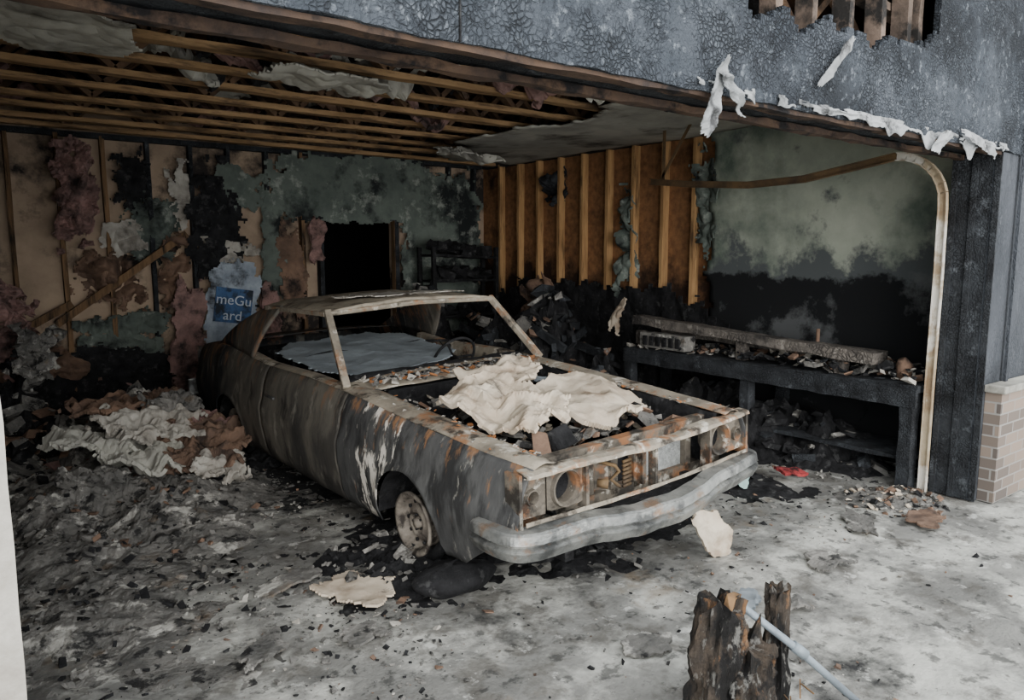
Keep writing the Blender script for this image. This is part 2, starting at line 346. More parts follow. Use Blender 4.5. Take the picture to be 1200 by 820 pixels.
for k in range(9): b.beam((5.66,-.045,2.35+k*.14),(9,-.045,2.35+k*.14),.02,.13,up=(0,.12,1))
b.beam((5.62,-.05,0.75),(5.62,-.05,4),.04,.02,up=(0,1,0))
b.obj('lap_siding',m_charwall,wf)
b=MB(); b.mm((OX1+.06,-.12,0),(9,-.022,.74)); wbk=b.obj('brick_wainscot',m_brick)
b=MB(); b.mm((OX1+.03,-.15,.74),(9,-.022,.79)); b.obj('stone_cap',m_ceildry,wbk,bevel=.008)
def meltf(i,j):
    x=2.36+i*(5.33-2.36); d=.035+.035*abs(FN(x,0,0,5,5))+.16*max(0,FN(x,5,0,3.2,4))**1.5
    return (x,-.045-.02*FN(x,j*.5,2,3)-.01*j,OPH+.045-j*d+.006*FN(x,j,3,9))
b=MB(); b.grid(meltf,200,6,0,lambda i,j:FN(i*20,j,7,.8)>-.2 and not .12<i<.18); b.obj('torn_fascia_flashing',m_flash,None,False,0,.004)
for k,(c,au,av,w,h,s,am) in enumerate([((2.43,-.07,2.25),(1,0,.3),(.25,-.1,1),.11,.34,31,.03),((2.55,-.07,2.28),(1,0,.3),(-.9,-.1,.7),.08,.3,36,.04),((3.3,-.07,2.52),(.72,0,.7),(-.7,0,.7),.42,.05,32,.02),((4.35,-.08,2.25),(1,0,.1),(.3,-.1,1),.16,.14,33,.04),((4.9,-.07,2.28),(1,0,-.2),(0,-.1,1),.6,.06,34,.03)]):
    sheet('hanging_trim_strip',c,au,av,w,h,m_flash,s,amp=am,tear=.22,thick=.004,freq=4,n=30)
b=MB(); b.beam((-.02,.02,0),(-.02,.02,OPH),.15,.16,seg=16,jit=.004); b.obj('trim_left',m_white)
b=MB(); b.lathe([(0.0,0),(.05,0),(.05,-.02),(.03,-.03),(.03,-.06),(.045,-.08),(.04,-.16),(.0,-.17)],(5.72,-.06,2.15),'Y',16); b.obj('wall_lamp',m_white,smooth=True)
# ================= ceiling
b=MB()
for k,y in enumerate([.5+i*.52 for i in range(12)]):
    t=MB(); zc=ZC+.02; dz=U(-.015,.015)
    t.beam((-.6,y,zc+dz),(XW+.05,y,zc-dz),.09,.04,seg=30,jit=.004); t.beam((-.6,y,zc+.36),(XW+.05,y,zc+.36),.09,.04,seg=20,jit=.003,mi=1)
    x=-.5;u=True
    while x<XW-.3:
        t.beam((x,y,zc+(.02 if u else .34)),(x+.36,y,zc+(.34 if u else .02)),.04,.08,up=(0,1,0),mi=1); x+=.36;u=not u
    t.obj('ceiling_truss',[m_wood,m_web])
b.mm((-.7,0,ZC+.42),(XW+.2,YB+.3,ZC+.47)); ce=b.obj('ceiling',m_deck)
for k in range(44):
    x=U(0,4.6);y=.77+.52*random.randrange(11)
    sheet('insulation_shred_%d'%k,(x,y,ZC+.16+U(-.16,.15)),(1,0,U(-.1,.1)),(0,1,U(-.2,.2)),U(.4,1.2),.42,random.choice([m_pink,m_black,m_brown,m_black,m_ceildry]),40+k,amp=.2,tear=.5,thick=.03,n=26,parent=ce)
b=MB()
b.grid(lambda i,j:(4.1+i*1.75,.26+j*5.6,ZC-.02-.05*max(0,1-i*1.4)*(.6+FN(j*4,0,0,1))+.02*FN(i*2,j*5,1,1)),26,80,0,lambda i,j: i>.08+.3*FN(j*6,1,0,.8,5)+max(0,(j-.75))*1.5)
b.obj('drywall_strip',m_ceildry,ce,True,0,.015)
sheet('hanging_drywall',(.48,2.2,2.68),(1,-.35,-.02),(.25,1,.0),.68,.9,m_ceildry,61,amp=.03,tear=.1)
sheet('hanging_drywall',(1.95,2.55,2.70),(1,.1,-.02),(0,1,.06),1.0,.6,m_ceildry,62,amp=.05,tear=.2)
sheet('hanging_drywall',(4.4,4.6,2.62),(1,0,-.1),(0,1,.1),.8,.7,m_ceildry,63,amp=.1,tear=.3)
sheet('hanging_insulation',(.98,YB-.12,2.2),(1,.1,0),(.05,0,1),.45,1.15,m_pink,64,amp=.15,tear=.45,thick=.04,freq=3)
sheet('hanging_insulation',(3.42,YB-.06,1.75),(1,.1,0),(.05,0,1),.2,.8,m_pink,65,amp=.1,tear=.4,thick=.04)
sheet('hanging_insulation',(1.95,YB-.1,.75),(1,.1,0),(.05,0,1),.45,1.4,m_pink,66,amp=.06,tear=.25,thick=.04)
sheet('hanging_insulation',(2.85,YB-.05,.95),(1,.1,0),(.05,0,1),.3,.8,m_pink,67,amp=.06,tear=.4,thick=.04)
sheet('hanging_insulation',(.3,5.4,1.0),(1,.4,0),(.05,0,1),.6,.9,m_pink,68,amp=.2,tear=.6,thick=.04,freq=3)
sheet('hanging_insulation',(.42,4.9,.8),(1,.4,0),(.05,.2,1),.45,.6,m_ash,69,amp=.2,tear=.6,thick=.04,freq=3)
hw=empty('house_wrap_sheet',(2.42,YB-.1,1.04)); hw.rotation_euler=(0,.15,0)
sheet('wrap',(0,0,0),(1,0,0),(0,0,1),.6,1.2,m_wrap,70,amp=.01,tear=.15,thick=.004,parent=hw)
b=MB(); b.mm((-.2,-.03,-.16),(.2,-.026,.22)); b.obj('print_band',m_bluep,hw)
for t,z in (('meGu',.04),('ard',-.13)):
    cu=bpy.data.curves.new('letters','FONT'); cu.body=t; cu.size=.155; cu.extrude=.002; cu.align_x='CENTER'
    cu.materials.append(m_textw); o=bpy.data.objects.new('letters',cu); bpy.context.scene.collection.objects.link(o); o.parent=hw; o.location=(0.0,-.034,z); o.rotation_euler=(math.pi/2,0,0)
# ================= garage door tracks
def track(name,pts,mt,w=.045,d=.03):
    b=MB(); pts=[Vector(p) for p in pts]
    for a,c in zip(pts,pts[1:]):
        b.beam(a,c+(c-a).normalized()*.004,w,.006,up=(1,0,0))
        s=(c-a).normalized().cross(Vector((1,0,0)))
        b.beam(a+s*w/2+Vector((-d/2,0,0)),c+s*w/2+Vector((-d/2,0,0)),.006,d,up=(1,0,0)) 
        b.beam(a-s*w/2+Vector((-d/2,0,0)),c-s*w/2+Vector((-d/2,0,0)),.006,d,up=(1,0,0)) 
    return b.obj(name,mt)
px=5.3
pts=[(px,.285,0),(px,.285,.8),(px+.01,.285,1.5),(px,.285,1.95)]
for k in range(1,9):
    a=k/8*math.pi/2; pts.append((px,.285+.33*(1-math.cos(a)),1.98+.33*math.sin(a)))
track('garage_door_track',pts,m_track,.05,.03)
pts=[(px,.62,2.31),(px,.9,2.27),(px-.02,1.3,2.21),(px-.03,1.8,2.2),(px-.02,2.4,2.25),(px,2.9,2.31)]
track('garage_door_track',pts,m_trackr,.05,.03)
b=MB(); b.beam((px,2.75,2.28),(px,2.75,2.79),.035,.005,up=(1,0,0)); b.beam((px,2.78,2.32),(px+.0,2.45,2.78),.03,.005,up=(1,0,0)); b.obj('track_hanger',m_trackr)
# ================= workbench
wbch=empty('workbench',(5.53,-.02,-.05))
b=MB()
b.beam((0,.36,.76),(0,3.15,.76),.6,.05,seg=24,jit=.006)
b.beam((-.3,.36,.70),(-.3,3.15,.71),.04,.13,seg=24,jit=.005)
for y in (.42,1.75,3.1):
    for x in (-.26,.26): b.beam((x,y,.05),(x,y,.74),.09,.09,seg=6,jit=.006)
b.beam((0,.4,.25),(0,3.1,.25),.5,.03,seg=20,jit=.006)
b.obj('frame',m_char,wbch)
b=MB(); b.beam((-.16,.72,.93),(-.16,3.12,1.05),.14,.08,seg=20,jit=.007); b.beam((.1,.8,.9),(.1,3.0,.95),.1,.1,seg=10,jit=.007)
for y in (1.0,1.9,3.08): b.beam((-.14,y,.78),(-.14,y,.94),.08,.08)
b.obj('charred_beam',mat('gray_charred_beam',(118,111,103),(76,72,68),6,[dict(c=(160,154,144),s=10,lo=.58,hi=.66,a=.7),dict(c=(34,33,33),s=4,lo=.55,hi=.65,a=.8)],cells=(34,(34,32,32),.6),bump=.6),wbch)
b=MB()
b.box((-.2,2.7,.87),(.16,.55,.14))
for k in range(6): b.box((-.285,2.5+k*.08,.87),(.02,.05,.09),None,1)
b.obj('tool_box',[m_ash,m_black],wbch,bevel=.006)
b=MB()
for k in range(420):
    y=U(.4,3.1); b.chip((U(-.28,.25),y,.80+U(0,.05)*(2-abs(y-1))),U(.02,.09),random.choice([0,0,0,0,1,1,4,2,3]))
b.obj('burnt_clutter',[m_black,m_ash,m_white,m_brown,m_char],wbch)
b=MB(); b.tube([(-.1,.55,.79),(-.1,.55,.9),(-.12,.56,.94)],[.05,.055,.03]); b.tube([(.1,1.35,.79),(.1,1.35,1.08)],.015); b.tube([(0,.8,.82),(.05,1.0,.9)],.04); b.obj('scorched_bottles',m_brown,wbch,True)
mound('burnt_debris_heap',5.5,1.9,.42,1.4,.42,[m_black,m_black,m_char,m_black,m_ash],81,260,.09)
mound('burnt_debris_heap',5.1,4.6,.7,1.7,1.0,[m_black,m_char,m_brown,m_ash],82,520,.12)
mound('burnt_debris_heap',4.6,6.0,1.0,.45,.9,[m_black,m_char,m_ash],83,200,.12)
b=MB()
for z in (.4,.85,1.3,1.62): b.beam((4.75,6.1,z),(5.7,6.1,z+U(-.05,.05)),.35,.03,seg=8,jit=.008)
for x in (4.75,5.7):
    for y in (5.95,6.28): b.beam((x,y,0),(x+U(-.03,.03),y,1.72),.05,.05,seg=6,jit=.006)
for k in range(60): b.chip((U(4.8,5.65),U(5.98,6.2),random.choice([.45,.9,1.35,1.67])+U(0,.08)),U(.08,.22),0,.8)
b.obj('charred_shelf_unit',m_black)
b=MB()
for k in range(22):
    x=U(4.7,5.4);y=U(3.6,5.8); a=Vector((x,y,U(.4,.9))); d=Vector((U(-.3,.3),U(-.8,.3),U(-.25,.35))).normalized()*U(.3,.7); b.beam(a,a+d,.045,.08,seg=4,jit=.006)
b.obj('fallen_charred_lumber',[m_char,m_brown])
sheet('fallen_drywall_sheet',(5.35,4.75,1.15),(0,1,.2),(.4,0,1),.55,.7,m_brown,85,amp=.15,tear=.45)
sheet('fallen_drywall_sheet',(5.5,3.5,1.0),(0,1,.2),(.4,0,1),.2,.45,m_cream,86,amp=.08,tear=.4)
# ================= debris on floor
mound('ash_rubble_pile',.75,3.4,1.0,1.4,.16,[m_ash,m_black,m_ash,m_ash,m_brown],91,500,.035,n=150)
mound('ash_rubble_pile',1.1,4.55,.75,.9,.44,[m_ash,m_pink,m_brown,m_ash],92,250,.07)
mound('ash_rubble_pile',.15,5.3,.6,1.0,.5,[m_black,m_ash,m_brown],93,200,.1)
mound('ash_rubble_pile',.3,1.9,.7,1.0,.07,[m_ash,m_black,m_ash],94,300,.025,n=150)
mound('ash_rubble_pile',4.9,.3,.4,.35,.05,[m_ash,m_black,m_brown,m_cream],95,160,.03)
mound('burnt_debris_heap',4.5,2.4,.6,1.5,.12,[m_black,m_black,m_ash],96,260,.05)
for k,(x,y,z,w,h,m) in enumerate([(1.1,4.0,.34,.9,.75,m_white),(1.4,3.75,.24,.75,.6,m_brown),(1.0,4.5,.42,1.0,.7,m_brown),(1.4,4.15,.3,.55,.6,m_pink),(.75,3.9,.28,.75,.65,m_ceildry),(1.3,3.45,.16,.65,.5,m_brown),(1.0,3.55,.20,.65,.55,m_ceildry),(1.3,4.3,.44,.5,.4,m_ash),(.6,3.4,.16,.5,.4,m_ash),(1.4,3.3,.12,.5,.4,m_white)]):
    sheet('crumpled_insulation',(x,y,z),(1,U(-.3,.3),U(-.15,.15)),(U(-.2,.2),1,U(-.1,.3)),w,h,m,100+k,amp=.12,tear=.35,thick=.025,freq=2.4)
for k,(x,y,w,h,m) in enumerate([(1.45,1.2,.45,.4,m_cream),(1.3,.8,.25,.16,m_ash),(2.2,-.02,.25,.16,m_ash),(2.9,.0,.25,.15,m_grayp),(3.0,-.15,.2,.14,m_ash),(1.2,1.5,.4,.2,m_ash),(.9,.9,.3,.2,m_ash),(4.3,.2,.4,.3,m_ash),(4.7,.0,.35,.25,m_brown),(3.6,.0,.3,.2,m_ash)]):
    sheet('drywall_shard',(x,y,.02),(1,U(-.6,.6),U(-.06,.06)),(U(-.3,.3),1,U(-.1,.1)),w,h,m,120+k,amp=.025,tear=.4,n=40)
sheet('drywall_shard',(3.2,.45,.14),(1,-.3,.0),(-.25,.2,.9),.24,.3,m_cream,140,amp=.04,tear=.25,thick=.02)
sheet('glass_shard',(4.3,1.1,.17),(.9,-.4,.0),(.2,.2,.9),.2,.34,m_glass,141,amp=.005,tear=.3,thick=.006)
sheet('melted_plastic_scrap',(4.75,.95,.06),(.9,-.4,.0),(.2,.9,.2),.24,.18,m_red,142,amp=.05,tear=.4,thick=.02)
b=MB()
for k in range(13000):
    t=R()
    if t<.5: x=U(.05,2.2);y=U(-.9,4.2)
    elif t<.78: x=U(.2,5.3);y=U(-1.2,1.2)
    else: x=U(-.4,5.6);y=U(.2,6.3)
    dens=FN(x,y,11,1.1,3)
    if dens<.05 and R()<.85: continue
    s=.005+.035*R()**5
    if y<.6: s*=.7
    b.chip((x,y,.022*FN(x,y,0,1.6,6)-.008),s,random.choice([0,0,0,0,1,1,1,1,1,2,3]),.4)
b.obj('scattered_rubble',[m_black,m_ash,m_white,m_brown])
b=MB()
def post(p0,p1,r,seed,n=26,seg=40):
    p0=Vector(p0);p1=Vector(p1);vs=[];fs=[]
    for i in range(seg+1):
        t=i/seg;c=p0.lerp(p1,t)
        for k in range(n):
            a=2*math.pi*k/n; rr=r*(1+.5*FN(math.cos(a)*1.8+seed,math.sin(a)*1.8,t*2.2,1.6,5))*(1.15-.2*t)
            zz=0
            if i>=seg-2: zz=.07*FN(math.cos(a)*2,math.sin(a)*2,seed,1.2)*(i-seg+3)/3
            vs.append(c+Vector((rr*math.cos(a),rr*math.sin(a),zz)))
    for i in range(seg):
        for k in range(n): fs.append((i*n+k,i*n+(k+1)%n,(i+1)*n+(k+1)%n,(i+1)*n+k))
    vs.append(p1-Vector((0,0,.01))); m=len(vs)-1
    for k in range(n): fs.append((seg*n+k,seg*n+(k+1)%n,m))
    b.add(vs,fs,0)
post((1.90,-.55,-.02),(2.00,-.52,.48),.075,3); post((2.04,-.6,-.02),(2.07,-.58,.33),.09,5); post((2.24,-.58,-.02),(2.33,-.52,.42),.042,8); post((2.15,-.56,-.02),(2.16,-.54,.24),.06,9)
b.box((2.04,-.53,.46),(.10,.03,.05),Euler((.2,.3,.4)).to_matrix(),1,.3)
for k in range(26): 
    a=Vector((U(1.95,2.3),U(-.74,-.6),U(.0,.12))); b.beam(a,a+Vector((U(-.12,.12),U(-.12,.12),U(-.02,.06))),.005,.004,mi=1)
m_stump=mat('burnt_stump_wood',(78,68,58),(50,46,42),5,[dict(c=(28,27,26),s=4,lo=.44,hi=.54),dict(c=(134,98,66),s=7,lo=.61,hi=.69,a=.6,g=[('Z',.35,.5,.1)]),dict(c=(134,132,126),s=12,lo=.56,hi=.64,a=.6)],bump=1.,stretch=(2.5,2.5,.9))
b.obj('charred_fence_post',[m_stump,mat('splintered_wood',(150,116,80),(96,76,56),9,[dict(c=(40,34,30),s=9,lo=.5,hi=.6)])])
b=MB(); b.tube([(2.1,-.5,.44),(2.3,-.62,.25),(2.5,-.76,.03)],.014,12); b.tube([(2.29,-.614,.26),(2.33,-.64,.222)],.02,12); b.obj('metal_pipe',m_pipe,smooth=True)
b=MB()
b.grid(lambda i,j:(1.86+.22*math.cos(i*6.283)*math.cos((j-.5)*3.14)*(1+.2*FN(i*5,j*3,1,1)),.96+.13*math.sin(i*6.283)*math.cos((j-.5)*3.14),.06+.08*math.sin((j-.5)*3.14)*(1+.3*FN(i*5,j*3,4,1))),28,14)
b.obj('melted_tire',m_black,None,True)
mound('burnt_tire_debris',1.78,1.45,.4,.42,.15,[m_black,m_ash],171,160,.04)
mound('burnt_tire_debris',2.7,1.75,.95,1.0,.12,[m_black,m_black,m_ash],172,240,.04)
mound('burnt_tire_debris',1.7,4.05,.4,.6,.2,[m_black,m_black],173,100,.04)
# uniform building scale
S=1.06
for o in list(bpy.context.scene.objects):
    if o.parent is None:
        o.location=o.location*S; o.scale=(S,S,S)
# ================= CAR
car=empty('burned_out_car',(2.86,.47,.03),0); car.rotation_euler=(0,math.radians(-2.0),math.radians(2.2))
Wp=[(0,.90),(.3,.935),(1,.955),(2.5,.955),(4,.96),(4.6,.92),(4.93,.87)]
Zp=[(0,.765),(.4,.79),(1.0,.83),(1.7,.875),(2.3,.90),(3.1,.895),(3.6,.94),(4.0,.96),(4.5,.93),(4.93,.86)]
IN=[(0,.06),(.12,.025),(.4,0),(.58,.0),(.66,.022),(.82,.04),(.94,.075),(1,.105)]
WB=(.93,3.78);AR=.325;AZ=.25;RZ=.19
def bot(y):
    z=RZ+.03*max(0,(y-4.2))/.7*2 + (.20*min(1,max(0,.45-y)/.3))
    for wy in WB:
        d=abs(y-wy)
        if d<AR: z=max(z,AZ+math.sqrt(AR*AR-d*d)*(1.0))
    return z
FB=1.72
seams=[FB,3.0]
ys=set()
k=0
while k<=4.93: ys.add(round(k,4)); k+=.05
for wy in WB:
    for a in range(0,181,8): ys.add(round(wy+AR*.9999*math.cos(math.radians(a)),4))
    ys.add(round(wy-AR-.002,4)); ys.add(round(wy+AR+.002,4))
for s in seams: ys|={s-.008,s,s+.008}
ys.add(4.93); ys=sorted(y for y in ys if 0<=y<=4.93)
NV=18
for sg,nm in ((-1,'body_side_right'),(1,'body_side_left')):
    b=MB();vs=[];fs=[];mi=[]
    for y in ys:
        w=interp(y,Wp);zb=interp(y,Zp);z0=bot(y)
        for j in range(NV+1):
            t=j/NV;z=z0+(zb-z0)*t; s=(z-RZ)/(zb-RZ)
            x=w-interp(s,IN)
            for wy in WB:
                d=math.hypot(y-wy,z-AZ)
                if d<AR+.05: x+=.012*(1-(d-AR)/.05)
            if any(abs(y-q)<.001 for q in seams) : x-=.014
            x+=.009*FN(y,z,sg*3,2.2)
            vs.append((sg*x,y,z))
    for i in range(len(ys)-1):
        for j in range(NV):
            a=i*(NV+1)+j; f=(a,a+NV+1,a+NV+2,a+1); fs.append(f if sg<0 else f[::-1]); mi.append(1 if ys[i]<FB else 0)
    b.v=vs;b.f=fs;b.m=mi
    b.obj(nm,[m_side,m_fend],car,True,0,.008)
    b=MB(); b.beam((sg*.955,2.72,.70),(sg*.955,2.88,.705),.02,.018); b.obj('door_handle_%s'%('a' if sg<0 else 'b'),m_fend,car,bevel=.004)
    b=MB()
    for wy in WB:
        b.grid(lambda i,j:(sg*(.93-.38*j),wy+AR*math.cos(math.pi*i),AZ+AR*math.sin(math.pi*i)),20,3)
        b.add([(sg*.55,wy+AR*math.cos(math.pi*i/20),AZ+AR*math.sin(math.pi*i/20)) for i in range(21)],[tuple(range(21))])
    b.obj('wheel_wells_%s'%('a' if sg<0 else 'b'),m_black,car)
    b=MB()
    def ftop(i,j):
        y=i*1.82; w=interp(y,Wp)-.105; zb=interp(y,Zp); xi=.66+.02*i
        x=w+(xi-w)*j
        return (sg*x,y,zb+.022*math.sin(math.pi*min(1,j*1.2)/1.2*.9)-.01*j*j+.006*FN(x,y,sg,3))
    b.grid(ftop,40,8)
    def finn(i,j):
        y=.06+i*1.66; return (sg*(.66+.02*i-.05*j),y,interp(y,Zp)+.0-.3*j+.01*FN(y,j,sg,4))
    b.grid(finn,30,5,1)
    b.obj('fender_top_%s'%('a' if sg<0 else 'b'),[m_rust,m_black],car,True,0,.006)
    b=MB()
    def sill(i,j):
        y=1.8+i*1.7; w=interp(y,Wp)-.105; zb=interp(y,Zp)
        q=[(0,0),(.03,.012),(.09,.008),(.10,-.05),(.10,-.35)]; d,dz=q[min(4,int(round(j*4)))]
        return (sg*(w-d),y,zb+dz)
    b.grid(sill,40,4)
    b.obj('door_sill_%s'%('a' if sg<0 else 'b'),[m_rust],car,False,0,.006)
    b=MB(); b.beam((sg*.82,1.80,.89),(sg*.70,2.27,1.345),.05,.045,seg=6,jit=.002); b.obj('a_pillar_%s'%('a' if sg<0 else 'b'),m_rust,car,bevel=.006)
    b=MB()
    def sail(i,j):
        top=Vector((sg*(.715),3.02+.34*i,1.34-.015*i-.02*i*i)); botp=Vector((sg*(.855-.05*i),3.35+.95*i,interp(3.35+.95*i,Zp)))
        p=top.lerp(botp,j); p.x+=sg*.03*math.sin(math.pi*j); p.z+=.02*math.sin(math.pi*j)*i; return p
    b.grid(sail,12,10); b.obj('c_pillar_%s'%('a' if sg<0 else 'b'),m_side,car,True,0,.02)
    for wy,nm2 in ((WB[0],'front'),(WB[1],'rear')):
        b=MB(); cx=sg*.86; s=sg; wz=.26-.02*(sg>0)
        q_=.88
        b.lathe([(r*q_,h) for r,h in [(.205,-.17*s),(.205,-.155*s),(.18,-.15*s),(.165,-.05*s),(.165,.0),(.182,.02*s),(.208,.03*s),(.208,.045*s),(.186,.045*s),(.172,.03*s),(.16,.0),(.15,-.03*s),(.12,-.012*s),(.085,.012*s),(.07,.012*s),(.062,-.01*s),(.035,-.01*s),(.033,.02*s),(.0,.025*s)]],(cx,wy,wz),'X',40)
        for q in range(5):
            a=q*2*math.pi/5; b.tube([(cx-.005*s,wy+.043*math.cos(a),wz+.043*math.sin(a)),(cx+.012*s,wy+.043*math.cos(a),wz+.043*math.sin(a))],.007,6,1)
        for q in range(10):
            a=q*2*math.pi/10; b.tube([(cx-.014*s,wy+.118*math.cos(a),wz+.118*math.sin(a)),(cx-.004*s,wy+.118*math.cos(a),wz+.118*math.sin(a))],.011,8,1)
        b.tube([(cx-.2*s,wy,wz),(cx-.45*s,wy,wz)],.09,12,1)
        pts=[(cx-.05*s,wy+(.188+.0)*math.cos(t*math.pi/14),wz+.188*math.sin(t*math.pi/14)) for t in range(29)]
        b.tube(pts,[.012+.035*max(0,-math.sin(t*math.pi/14)) for t in range(29)],8,1,False)
        b.obj('wheel_%s_%s'%(nm2,'a' if sg<0 else 'b'),[m_rim,m_black],car,True)
b=MB()
b.mm((-.78,1.65,.22),(.78,4.6,.27)); b.mm((-.6,1.66,.25),(.6,1.70,.86)); b.mm((-.7,3.6,.25),(.7,3.65,.86)); b.mm((-.52,.1,.2),(-.46,1.65,.3)); b.mm((.46,.1,.2),(.52,1.65,.3)); b.mm((-.8,4.75,.3),(.8,4.8,.8)); b.mm((-.5,.3,.16),(.5,.5,.26)); b.mm((-.6,.85,.2),(.6,1.05,.32))
b.obj('chassis',m_black,car)
b=MB()
b.grid(lambda i,j:((i*2-1)*(.83-.03*j),1.68+.30*j-.05*(1-(i*2-1)**2),.872+.035*j+.015*(1-(i*2-1)**2)+.006*FN(i*4,j,2,2)),40,8)
for k in range(14): b.mm((-.6+k*.088,1.78,.912),(-.55+k*.088,1.82,.919),1)
b.obj('cowl_panel',[m_rust,m_black],car,True,0,.006)
b=MB()
b.grid(lambda i,j:((i*2-1)*.74,1.90+.22*j+.0*i,.90+.05*math.sin(j*3.0)-.12*j*j+.01*FN(i*5,j,1,2)),30,8)
b.mm((-.74,2.08,.6),(.74,2.11,.82),0)
b.obj('dashboard',m_black,car,True,0,.01)
b=MB(); c=Vector((.38,2.34,.88)); rot=Euler((math.radians(-60),0,0)).to_matrix()
b.tube([c+rot@Vector((.19*math.cos(a*math.pi/16),.19*math.sin(a*math.pi/16),0)) for a in range(33)],.011,8,0,False)
for a in (0,2.2,4.1): b.tube([c,c+rot@Vector((.19*math.cos(a),.19*math.sin(a),0))],.009,6)
b.tube([c,c+Vector((0,-.3,-.15))],.025,8); b.obj('steering_wheel',m_black,car,True)
def seat(nm,cx,y,w):
    b=MB(); r=.012
    for z,yy in ((.45,y),(.45,y+.45)): b.tube([(cx-w/2,yy-.2,z),(cx+w/2,yy-.2,z)],r,6)
    for s in (-1,1):
        x=cx+s*w/2; b.tube([(x,y-.2,.3),(x,y-.2,.45),(x,y+.25,.45),(x,y+.36,.75),(x*1,y+.40,.93)],r,6)
    b.tube([(cx-w/2,y+.40,.93),(cx,y+.41,.96),(cx+w/2,y+.40,.93)],r,6)
    n=int(w/.07)
    for k in range(n+1):
        x=cx-w/2+w*k/n
        b.tube([(x+.015*math.sin(q*1.9),y+.25+.15*q/12,.45+.48*q/12) for q in range(13)],.005,5)
        b.tube([(x+.015*math.sin(q*1.9),y-.2+.45*q/12,.45) for q in range(13)],.005,5)
    b.obj(nm,m_black,car,True)
seat('seat_frame_a',-.4,2.5,.62); seat('seat_frame_b',.4,2.5,.62); seat('seat_frame_rear',0,3.1,1.25)
sheet('fallen_interior_panel',(-.14,2.8,.94),(1,.05,.02),(-.05,1,.10),1.2,1.2,m_grayp,150,amp=.012,tear=.04,thick=.008,parent=car)
sheet('interior_ash',(.0,2.7,.42),(1,0,0),(0,1,0),1.4,1.8,m_ash,151,amp=.2,tear=.1,thick=.02,parent=car)
b=MB()
def rf2(i,j):
    u=i*2-1; y=2.24+1.13*j
    hw=.715; x=u*hw
    z=1.355+.045*(1-u*u)*(.6+.4*math.sin(math.pi*j))-.02*j*j-.012*abs(u)**8*2+.014*FN(x,y,5,2.5)
    y2=y-.035*(1-u*u)*(1-j)*1.2+.012*FN(x*3,j,2,2)*(1-j)
    return (x,y2,z)
b.grid(rf2,36,30); b.obj('roof_panel',m_roof,car,True,0,.022)
b=MB()
for s in (-1,1): b.beam((s*.72,2.26,1.325),(s*.725,3.34,1.315),.03,.03,seg=14,jit=.003)
b.tube([(-.70,2.24,1.33),(0,2.19,1.36),(.70,2.24,1.33)],.018,8)
b.obj('roof_rails',m_rust,car)
sheet('roof_ash_flakes',(-.05,2.5,1.41),(1,0,-.02),(0,1,0),1.1,.5,m_white,152,amp=.01,tear=.55,thick=.006,parent=car)
b=MB()
b.grid(lambda i,j:((i*2-1)*(interp(4.1+.83*j,Wp)-.105),4.1+.83*j,interp(4.1+.83*j,Zp)+.03*(1-(i*2-1)**2)),20,14)
b.grid(lambda i,j:((i*2-1)*.84,4.93-.02*j+.0,.30+(.56)*j),20,6)
b.obj('trunk_and_tail',m_side,car,True,0,.008)
b=MB(); b.grid(lambda i,j:((i*2-1)*.93*(1),4.97+.06*(1-abs(i*2-1)**6)+(.03*math.sin(math.pi*j)),.38+.16*j),24,6); b.obj('rear_bumper',m_bumper,car,True,0,.01)
b=MB()
vee=lambda x:-.02-.05*(1-min(1,abs(x)/.9)**1.6)
b.grid(lambda i,j:((i*2-1)*.86,vee((i*2-1)*.86)+[.02,-.005,.0,.03,.07][int(round(j*4))],[.738,.742,.756,.766,.768][int(round(j*4))]-.012*(1-(i*2-1)**2)+.014*FN(i*6,j,2,1)),60,4)
b.grid(lambda i,j:((i*2-1)*.86,vee((i*2-1)*.86)+.01,.51+.02*j+.006*FN(i*6,j,3,1)),30,2)
def plate_hole(cx,cz,w,h,r,y,mi=0):
    n=32;vs=[];fs=[]
    for k in range(n):
        a=2*math.pi*(k+.5)/n; ca,sa=math.cos(a),math.sin(a); m=max(abs(ca)/(w/2),abs(sa)/(h/2))
        vs.append((cx+ca/m,vee(cx+ca/m)+y,cz+sa/m))
    for rr,dy in ((r*1.12,-.002),(r*1.06,-.022),(r*.98,-.022),(r*.9,.0),(r*.86,.08)):
        for k in range(n):
            a=2*math.pi*(k+.5)/n; vs.append((cx+rr*math.cos(a),vee(cx)+y+dy,cz+rr*math.sin(a)))
    for q in range(5):
        for k in range(n): fs.append((q*n+k,q*n+(k+1)%n,(q+1)*n+(k+1)%n,(q+1)*n+k))
    b.add(vs,fs,mi)
for s in (-1,1):
    plate_hole(s*.60,.64,.22,.20,.086,.05,1); plate_hole(s*.795,.63,.17,.20,.034,.06,1)
    b.mm((s*.885,.0,.50),(s*.870,.10,.755),1)
    b.mm((s*.485-.008,-.03,.51),(s*.485+.008,.03,.745),1)
m_fasc=mat('burnt_fascia_metal',(116,108,96),(76,71,64),6,[dict(c=(148,100,64),s=6,lo=.52,hi=.62,a=.8),dict(c=(198,192,178),s=9,lo=.57,hi=.65,a=.8),dict(c=(34,32,30),s=5,lo=.49,hi=.59,a=.85)],rough=.75,bump=.35)
b.obj('front_fascia',[m_rust,m_fasc],car,False,0,.006)
b=MB()
for s in (-1,1):
    for cx,r in ((s*.60,.075),(s*.795,.03)):
        b.lathe([(r,.1),(r*.6,.14),(.012,.155),(.0,.155)],(cx,vee(cx),.64 if r>.05 else .63),'Y',20,1)
b.obj('headlight_bowls',[m_rust,m_black],car,True)
b=MB()
b.mm((-.80,.14,.69),(.80,.2,.745)); b.mm((-.8,.14,.40),(.8,.2,.48))
for x in (-.5,-.12,.06,.5): b.mm((x-.025,.14,.45),(x+.025,.18,.70))
b.grid(lambda i,j:(-.47+.32*i,.17+.02*math.sin(i*18),.46+.24*j),40,3)
